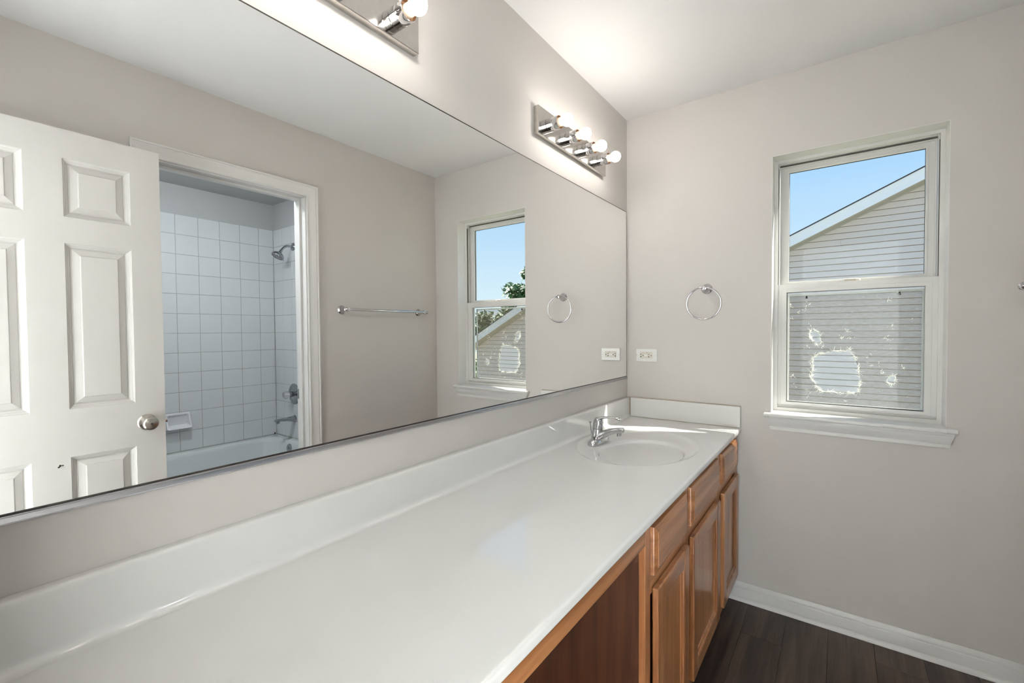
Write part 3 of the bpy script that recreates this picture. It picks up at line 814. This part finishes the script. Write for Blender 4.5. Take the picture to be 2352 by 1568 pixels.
# ------------------------------------------------------------------ entry door leaf (seen in the mirror)
XD = 1.345
ed_ = struct(empty('door_1', (XD+0.0175, -2.05, 0.01)))
DL, DR = -2.392, -1.7165
dz0, dz1 = 0.010, 2.0415
cols = [(-2.0035, -1.8130), (-2.2955, -2.1030)]
rows = [(1.7265, 1.9375), (1.0235, 1.6310), (0.235, 0.8480)]
m = MB()
xs_ = sorted([DL, DR] + [a for c in cols for a in c]); zs_ = sorted([dz0, dz1] + [a for r in rows for a in r])
for i in range(len(xs_)-1):
    for j in range(len(zs_)-1):
        yc, zc = (xs_[i]+xs_[i+1])/2, (zs_[j]+zs_[j+1])/2
        if any(a < yc < c for a, c in cols) and any(a < zc < c for a, c in rows): continue
        m.add([(XD,xs_[i],zs_[j]),(XD,xs_[i+1],zs_[j]),(XD,xs_[i+1],zs_[j+1]),(XD,xs_[i],zs_[j+1])], [(0,1,2,3)])
m.add([(XD,DL,dz0),(XD,DL,dz1),(XD+0.035,DL,dz1),(XD+0.035,DL,dz0)], [(0,1,2,3)])
m.add([(XD,DR,dz0),(XD,DR,dz1),(XD+0.035,DR,dz1),(XD+0.035,DR,dz0)], [(0,1,2,3)])
m.add([(XD,DL,dz0),(XD,DR,dz0),(XD+0.035,DR,dz0),(XD+0.035,DL,dz0)], [(0,1,2,3)])
m.add([(XD,DL,dz1),(XD,DR,dz1),(XD+0.035,DR,dz1),(XD+0.035,DL,dz1)], [(0,1,2,3)])
m.add([(XD+0.035,DL,dz0),(XD+0.035,DR,dz0),(XD+0.035,DR,dz1),(XD+0.035,DL,dz1)], [(0,1,2,3)])
m.build('slab', M['door'], ed_)
for (a, c) in cols:
    for (z0, z1) in rows:
        m = MB()
        R4 = lambda ins, dep: [(XD+dep, a+ins, z0+ins), (XD+dep, c-ins, z0+ins), (XD+dep, c-ins, z1-ins), (XD+dep, a+ins, z1-ins)]
        m.loft([R4(i_, d_*1.6) for i_, d_ in ((0,0),(0.002,0.0022),(0.0065,0.0038),(0.008,0.0058),(0.0135,0.0078),(0.016,0.0100),(0.0185,0.0100),(0.021,0.0085),(0.036,0.0048),(0.0400,0.0040),(0.0425,0.0020),(0.0435,0.0018))], False, True)
        m.build('panel', M['door'], ed_, smooth=True, ang=0.12)
KY, KZ = -1.7777, 0.9392
m = MB(); m.lathe([(0.0325,0),(0.0325,0.003),(0.0290,0.0075),(0.0165,0.0125),(0.0135,0.020),(0.0135,0.028),(0.0205,0.033),(0.0258,0.040),(0.0268,0.046),(0.0255,0.052),(0.0215,0.0555),(0.0045,0.0600),(0.0035,0.0600)], (XD,KY,KZ), (-1,0,0), 40)
kn = m.build('knob', M['nickel'], ed_, smooth=True, ang=0.45)
m = MB(); m.lathe([(0.0032,0.0595),(0.0032,0.0605)], (XD,KY,KZ), (-1,0,0), 16); m.build('privacy_hole', M['dark'], kn)
m = MB(); m.box(XD+0.006, XD+0.029, DR, DR+0.0012, KZ-0.028, KZ+0.028); m.box(XD+0.010, XD+0.025, DR, DR+0.010, KZ-0.012, KZ+0.012); m.build('latch', M['chrome'], ed_)
mk = MB(); rm = random.Random(5)
for i in range(7):
    yy, zz = -2.0325+rm.gauss(0,.003), 0.823+rm.gauss(0,.005)
    mk.box(XD-0.0004, XD+0.0002, yy-rm.uniform(.0008,.003), yy+rm.uniform(.0008,.003), zz-.002, zz+rm.uniform(.001,.004))
mk.build('scuff_mark', M['stain'], ed_)
adopt(ed_)

# ------------------------------------------------------------------ bath: walls, tiles, tub, fixtures (seen in the mirror)
wb = struct(boxobj('wall_bath_back', (XT+0.0045, XT+0.12, -2.0, YE+0.1, 0, H), M['tubwall']))
we = struct(boxobj('wall_bath_right', (W+0.115, XT+0.0045, YE+0.0045, YE+0.1, 0, H), M['tubwall']))
struct(boxobj('wall_bath_left', (W+0.115, XT+0.12, -2.0, -1.895, 0, H), M['tubwall']))
struct(boxobj('ceiling_bath', (W+0.115, XT+0.12, -2.0, YE+0.1, H, H+0.1), M['tubwall']))
TP, TZ1 = 0.1524, 2.2145
m = MB(); m.box(XT+0.0012, XT+0.0050, -1.895, YE, 0.37, TZ1-0.0012); m.build('grout_bed', M['grout'], wb)
m = MB(); m.box(2.40, XT, YE+0.0012, YE+0.0050, 0.37, TZ1-0.0012); m.build('grout_bed', M['grout'], we)
cache = {}
def tile_mesh(w_, h_, ax):
    key = (round(w_,4), round(h_,4), ax)
    if key not in cache:
        g = 0.0013; m = MB(); t = 0.005
        def P(u, v, d): return (d, u, v) if ax == 'x' else (u, d, v)
        L4 = lambda ins, d: [P(-w_/2+g+ins, -h_/2+g+ins, d), P(w_/2-g-ins, -h_/2+g+ins, d), P(w_/2-g-ins, h_/2-g-ins, d), P(-w_/2+g+ins, h_/2-g-ins, d)]
        m.loft([L4(0, t), L4(0, 0.0016), L4(0.0016, 0.0)], True, True)
        o = m.build('tile', M['tile']); cache[key] = o.data
        bpy.data.objects.remove(o)
    return cache[key]
rt = random.Random(11)
def put_tile(parent, mesh, loc):
    o = bpy.data.objects.new('tile', mesh); COL.objects.link(o); o.parent = parent; o.location = loc
    o.rotation_euler = (rt.gauss(0, .0018), rt.gauss(0, .0018), rt.gauss(0, .0018))
ycuts = [YE-0.0005, -0.4984]
while ycuts[-1] - TP > -1.88: ycuts.append(ycuts[-1]-TP)
for r in range(12):
    z1 = TZ1 - r*TP; zc = z1-TP/2
    for a, c in zip(ycuts[:-1], ycuts[1:]):
        put_tile(wb, tile_mesh(a-c, TP, 'x'), (XT, (a+c)/2, zc))
    for k in range(5):
        xc = XT - 0.0005 - (k+0.5)*TP
        put_tile(we, tile_mesh(TP, TP, 'y'), (xc, YE, zc))

tub = thing('bathtub', 'white alcove bathtub under the tiled wall reflected in the mirror', 'bathtub', (2.8, -1.13, 0))
TX0, TX1, TY0, TY1, TR = 2.42, XT-0.001, -1.894, YE-0.001, 0.376
def rr(x0, x1, y0, y1, r, z, n=8):
    pts = []
    for cx_, cy_, a0 in ((x1-r,y1-r,0),(x0+r,y1-r,90),(x0+r,y0+r,180),(x1-r,y0+r,270)):
        for i in range(n+1):
            a = math.radians(a0+90*i/n); pts.append((cx_+r*math.cos(a), cy_+r*math.sin(a), z))
    return pts
m = MB()
m.loft([rr(TX0,TX1,TY0,TY1,0.004,0), rr(TX0,TX1,TY0,TY1,0.004,TR-0.012), rr(TX0+.003,TX1-.001,TY0+.001,TY1-.001,0.005,TR-0.003), rr(TX0+.010,TX1-.003,TY0+.003,TY1-.003,0.006,TR),
        rr(TX0+.075,TX1-.050,TY0+.060,TY1-.045,0.11,TR+0.001), rr(TX0+.088,TX1-.060,TY0+.072,TY1-.055,0.12,TR-0.006), rr(TX0+.095,TX1-.067,TY0+.082,TY1-.063,0.13,TR-0.03),
        rr(TX0+.105,TX1-.080,TY0+.14,TY1-.075,0.14,TR-0.15), rr(TX0+.125,TX1-.10,TY0+.22,TY1-.095,0.15,TR-0.27), rr(TX0+.17,TX1-.15,TY0+.30,TY1-.15,0.15,TR-0.315)], True, True)
m.build('basin', M['tub'], tub, smooth=True, ang=0.8)
m = MB(); m.lathe([(0.036,0),(0.036,0.004),(0.031,0.010),(0.012,0.012),(0.011,0.020),(0.003,0.022)], (2.83, TY1-0.066, 0.320), (0,-1,0.1), 32); m.build('overflow_plate', M['dchrome'], tub, smooth=True, ang=0.5)
m = MB(); m.box(TX0+.1, TX1-0.0005, YE-0.0035, YE-0.0008, TR-0.001, TR+0.0055); m.box(XT-0.0035, XT-0.0008, -1.89, YE, TR-0.001, TR+0.0055); m.build('caulk_line', M['tub'], tub)
mk = MB()
for i in range(10):
    yy, zz = YE-0.012-abs(rm.gauss(0,.012)), TR+0.008+abs(rm.gauss(0,.008))
    mk.box(XT-0.0012, XT-0.0004, yy-rm.uniform(.001,.004), yy+rm.uniform(.001,.004), zz-.0015, zz+rm.uniform(.001,.006))
mk.build('mildew_spot', M['stain'], tub)
adopt(tub)

SX, SZ = 2.836, 2.029
sh = thing('shower_fixture', 'dark chrome shower head on a curved arm high on the tiled wall', 'shower head', (SX, YE, SZ))
m = MB(); m.lathe([(0.033,0),(0.033,0.003),(0.028,0.008),(0.012,0.012)], (SX,YE,SZ), (0,-1,0), 32); m.build('flange', M['dchrome'], sh, smooth=True, ang=0.5)
m = MB(); m.tube([(SX,YE,SZ),(SX,YE-0.03,SZ+0.002),(SX,YE-0.055,SZ-0.001),(SX,YE-0.075,SZ-0.012),(SX,YE-0.092,SZ-0.030),(SX,YE-0.105,SZ-0.048)], 0.0098, 16); m.build('arm', M['dchrome'], sh, smooth=True)
ax = Vector((0.02, -0.50, -0.86)).normalized(); p0 = Vector((SX, YE-0.103, SZ-0.045))
m = MB(); m.lathe([(0.0125,0),(0.0135,0.010),(0.0125,0.016),(0.022,0.024),(0.040,0.036),(0.0495,0.050),(0.0515,0.060),(0.0500,0.064),(0.047,0.0645)], p0, ax, 36); hd = m.build('head', M['dchrome'], sh, smooth=True, ang=0.5)
m = MB(); m.lathe([(0.0465,0.0640),(0.0465,0.0655),(0.044,0.0662)], p0, ax, 36); fc = m.build('spray_face', M['alu'], hd, smooth=True)
m = MB(); u_ = ax.cross(Vector((1,0,0))).normalized(); v_ = ax.cross(u_)
for rr_, cnt in ((0.012,6),(0.022,11),(0.032,16),(0.040,22)):
    for i in range(cnt):
        a = 2*math.pi*i/cnt
        m.lathe([(0.0022,0),(0.0016,0.002)], p0+ax*0.066+(u_*math.cos(a)+v_*math.sin(a))*rr_, ax, 8)
m.build('spray_nozzles', M['dark'], hd)['kind'] = 'stuff'
m = MB(); m.tube([p0+ax*0.058-u_*0.045, p0+ax*0.060-u_*0.064], [0.003,0.002], 8); m.build('selector_tab', M['dchrome'], hd)
adopt(sh)

VX, VZ = 2.858, 0.771
va = thing('shower_valve', 'round chrome valve plate with clear knob on the tiled wall', 'shower valve', (VX, YE, VZ))
m = MB(); m.lathe([(0.090,0),(0.090,0.003),(0.084,0.009),(0.066,0.011),(0.062,0.008),(0.036,0.010),(0.024,0.014),(0.024,0.048),(0.021,0.050)], (VX,YE,VZ), (0,-1,0), 44); m.build('trim_plate', M['dchrome'], va, smooth=True, ang=0.4)
m = MB()
lp = []
for d, r in ((0.048,0.020),(0.054,0.026),(0.062,0.030),(0.078,0.031),(0.090,0.028),(0.096,0.022),(0.098,0.012)):
    lp.append([(VX+r*(1+0.07*math.cos(8*2*math.pi*i/48))*math.cos(2*math.pi*i/48), YE-d, VZ+r*(1+0.07*math.cos(8*2*math.pi*i/48))*math.sin(2*math.pi*i/48)) for i in range(48)])
m.loft(lp); m.build('clear_knob', M['acrylic'], va, smooth=True)
adopt(va)
TXs, TZs = 2.858, 0.556
ts = thing('tub_spout', 'dark chrome tub spout below the shower valve', 'tub spout', (TXs, YE, TZs))
m = MB(); m.lathe([(0.031,0),(0.031,0.006),(0.027,0.014)], (TXs,YE,TZs), (0,-1,0), 28); m.build('collar', M['dchrome'], ts, smooth=True, ang=0.5)
sp = []
for d, zt, zb, hw in ((0.004,0.028,-0.028,0.027),(0.030,0.025,-0.020,0.024),(0.070,0.022,-0.010,0.022),(0.120,0.020,-0.004,0.021),(0.150,0.019,-0.003,0.021),(0.165,0.016,-0.003,0.019),(0.171,0.010,-0.001,0.015)):
    sp.append([(TXs+hw*math.copysign(abs(math.cos(a))**.7, math.cos(a)), YE-d, TZs+(zt+zb)/2+(zt-zb)/2*math.copysign(abs(math.sin(a))**.7, math.sin(a))) for a in [2*math.pi*i/24 for i in range(24)]])
m = MB(); m.loft(sp); m.build('spout', M['dchrome'], ts, smooth=True, ang=0.8)
m = MB(); m.lathe([(0.0155,0),(0.0165,0.022)], (TXs,YE-0.147,TZs-0.016), (0,0,1), 24); m.build('outlet_lip', M['dchrome'], ts, smooth=True)
adopt(ts)

so = thing('soap_dish', 'white ceramic soap dish set into the tiled wall', 'soap dish', (XT, -1.123, 0.567))
def sl(dx, y0, y1, z0, z1, r=0.012, n=5):
    pts = []
    for cy_, cz_, a0 in ((y1-r,z1-r,0),(y0+r,z1-r,90),(y0+r,z0+r,180),(y1-r,z0+r,270)):
        for i in range(n+1):
            a = math.radians(a0+90*i/n); pts.append((XT-dx(cz_+r*math.sin(a)), cy_+r*math.cos(a), cz_+r*math.sin(a)))
    return pts
f_ = lambda z: 0.012 + 0.050*max(0, (0.69-z)/0.12)**1.4
m = MB(); m.loft([sl(lambda z: -0.001, -1.208, -1.040, 0.567, 0.687), sl(lambda z: f_(z)*0.7, -1.208, -1.040, 0.567, 0.687), sl(f_, -1.203, -1.045, 0.571, 0.683),
                  sl(f_, -1.194, -1.054, 0.580, 0.674), sl(lambda z: f_(z)*0.5, -1.189, -1.059, 0.588, 0.668), sl(lambda z: 0.004, -1.183, -1.065, 0.596, 0.660)], True, True)
m.build('dish', M['ceramic'], so, smooth=True, ang=0.9)
adopt(so)

# ------------------------------------------------------------------ outside: neighbouring house, lawn, trees
struct(boxobj('ground', (-40, 60, 0.4, 70, -3.2, -3.0), M['grass']))
HY, FYh = 6.9, 6.6
ho = thing('neighbor_house', 'pale grey sided house gable seen through the window', 'house', (2.05, HY, -3.0))
PK = (2.05, 2.8725+0.4737*(2.05-0.2453))
SLL, SLR = 0.4737, (PK[1]-1.8281)/(5.6253-2.05)
XL, XR = -3.2, 7.3
def roof_z(x): return PK[1]-SLL*(PK[0]-x) if x < PK[0] else PK[1]-SLR*(x-PK[0])
def xs_at(z):   # width of the gable wall at height z (under the soffit)
    zz = z + 0.205
    a = PK[0]-(PK[1]-zz)/SLL; c = PK[0]+(PK[1]-zz)/SLR
    return max(a, XL+0.3), min(c, XR-0.3)
m = MB(); m.box(XL+0.3, XR-0.3, HY+0.02, HY+9, -3.0, 0.6); 
m.add([(XL+.3,HY+.02,.6),(XR-.3,HY+.02,.6),(XR-.3,HY+.02,roof_z(XR-.3)-.2),(PK[0],HY+.02,PK[1]-.2),(XL+.3,HY+.02,roof_z(XL+.3)-.2)], [(0,1,2,3,4)])
m.build('wall_core', M['siding'], ho)
EXP = 0.1016; zl = 2.177 - EXP*52
JO = {2.69: 0.955, 2.45: 0.522, 1.3: 0.60, 0.7: 1.45, 1.75: -0.4, 2.05: 3.2, 0.2: 2.4, 1.0: 4.0}
k = 0
while zl < PK[1]-0.25:
    a0, c0 = xs_at(zl); a1, c1 = xs_at(zl+EXP)
    if c0 - a0 > 0.1:
        if c1 - a1 < 0: a1 = c1 = (a1+c1)/2
        cuts = [(a0,a1)]
        for zj, xj in JO.items():
            if abs(zl+EXP/2 - zj) < EXP/2: cuts.append((xj, xj))
        cuts.append((c0,c1))
        for (p0_, p1_), (q0_, q1_) in zip(cuts[:-1], cuts[1:]):
            e0 = 0 if (p0_,p1_) == (a0,a1) else 0.002
            m = MB()
            t_ = (EXP-0.011)/EXP
            pm, qm = p0_+(p1_-p0_)*t_, q0_+(q1_-q0_)*t_
            m.loft([[(p0_+e0,HY-0.016,zl),(q0_,HY-0.016,zl),(q0_,HY+0.016,zl),(p0_+e0,HY+0.016,zl)],
                    [(p0_+e0,HY-0.018,zl+0.006),(q0_,HY-0.018,zl+0.006),(q0_,HY+0.016,zl+0.006),(p0_+e0,HY+0.016,zl+0.006)],
                    [(pm+e0,HY-0.006,zl+EXP-0.011),(qm,HY-0.006,zl+EXP-0.011),(qm,HY+0.016,zl+EXP-0.011),(pm+e0,HY+0.016,zl+EXP-0.011)]])
            m.build('siding_plank', M['siding'], ho)
    zl += EXP; k += 1
def slope_run(name, x0, x1, sl_, ztop_off, zbot_off, y0, y1, mat):
    za, zb = roof_z(x0), roof_z(x1)
    m = MB()
    m.loft([[(x0,y0,za+zbot_off),(x0,y1,za+zbot_off),(x0,y1,za+ztop_off),(x0,y0,za+ztop_off)],
            [(x1,y0,zb+zbot_off),(x1,y1,zb+zbot_off),(x1,y1,zb+ztop_off),(x1,y0,zb+ztop_off)]])
    return m.build(name, mat, ho)
for x0, x1, s_ in ((XL, PK[0], 1), (PK[0], XR, -1)):
    slope_run('rake_board', x0, x1, s_, -0.012, -0.180, FYh, FYh+0.02, M['fascia'])
    slope_run('rake_drip_edge', x0, x1, s_, -0.008, -0.046, FYh-0.014, FYh, M['fascia'])
    slope_run('rake_soffit', x0, x1, s_, -0.165, -0.178, FYh+0.02, HY+0.02, M['soffit'])
    slope_run('frieze_trim', x0, x1, s_, -0.178, -0.212, HY-0.022, HY+0.01, M['soffit'])
    slope_run('roof_deck', x0, x1, s_, 0.0, -0.165, FYh+0.021, HY+9, M['soffit'])
    slope_run('shingles', x0, x1, s_, 0.012, -0.008, FYh-0.022, HY+9, M['shingle'])
adopt(ho)

def tree(name, label, x, y, zt, rx, rz, seed, nl=2600, ls_=0.16, nb=14, zb=-3.0):
    r = random.Random(seed)
    t = thing(name, label, 'tree', (x, y, zb))
    m = MB()
    zc = zt - rz
    m.tube([(x,y,zb),(x+.1,y,zb+(zc-zb)*.5),(x,y+.1,zc)], [0.22,0.17,0.10], 10)
    blobs = []
    for i in range(nb):
        a = r.uniform(0, 6.28); q = r.uniform(0.25, 0.85); ph = r.uniform(-1, 1)
        c = Vector((x+rx*q*math.cos(a), y+rx*q*math.sin(a), zc+rz*0.8*ph))
        blobs.append((c, r.uniform(0.22, 0.4)*rx))
        m.tube([(x,y,zc-rz*0.6), (Vector((x,y,zc-rz*0.3))+c)/2, c], [0.05,0.035,0.012], 6)
    blobs.append((Vector((x, y, zt-0.30*rx)), 0.30*rx))
    m.build('trunk', M['bark'], t, smooth=True)
    m = MB()
    for i in range(nl):
        c, rb = r.choice(blobs)
        d = Vector((r.gauss(0,1), r.gauss(0,1), r.gauss(0,1))).normalized()*rb*r.random()**0.45
        p = c+d
        u = Vector((r.gauss(0,1), r.gauss(0,1), r.gauss(0,1))).normalized(); w_ = u.orthogonal().normalized()
        s_ = ls_*r.uniform(0.5, 1.1)
        m.add([p-u*s_, p+w_*s_*0.55, p+u*s_, p-w_*s_*0.55], [(0,1,2,3)])
    o = m.build('foliage', M['leaf'], t); o['kind'] = 'stuff'
    adopt(t)
tree('shade_tree', 'green tree whose crown shows above the sash rail in the mirror', 12.9, 17.0, 3.80, 1.25, 1.6, 21)
tree('tall_tree', 'taller tree at the reflected window edge', 10.3, 15.4, 4.6, 1.0, 2.4, 22)
tree('yard_tree', 'tree beyond the house roof in the reflected lower window', 14.9, 21.5, 2.75, 2.0, 2.2, 23, 4200)
tree('side_tree', 'leafy tree at the far left of the reflected lower window', 18.3, 18.8, 2.6, 2.0, 2.3, 24, 3600)
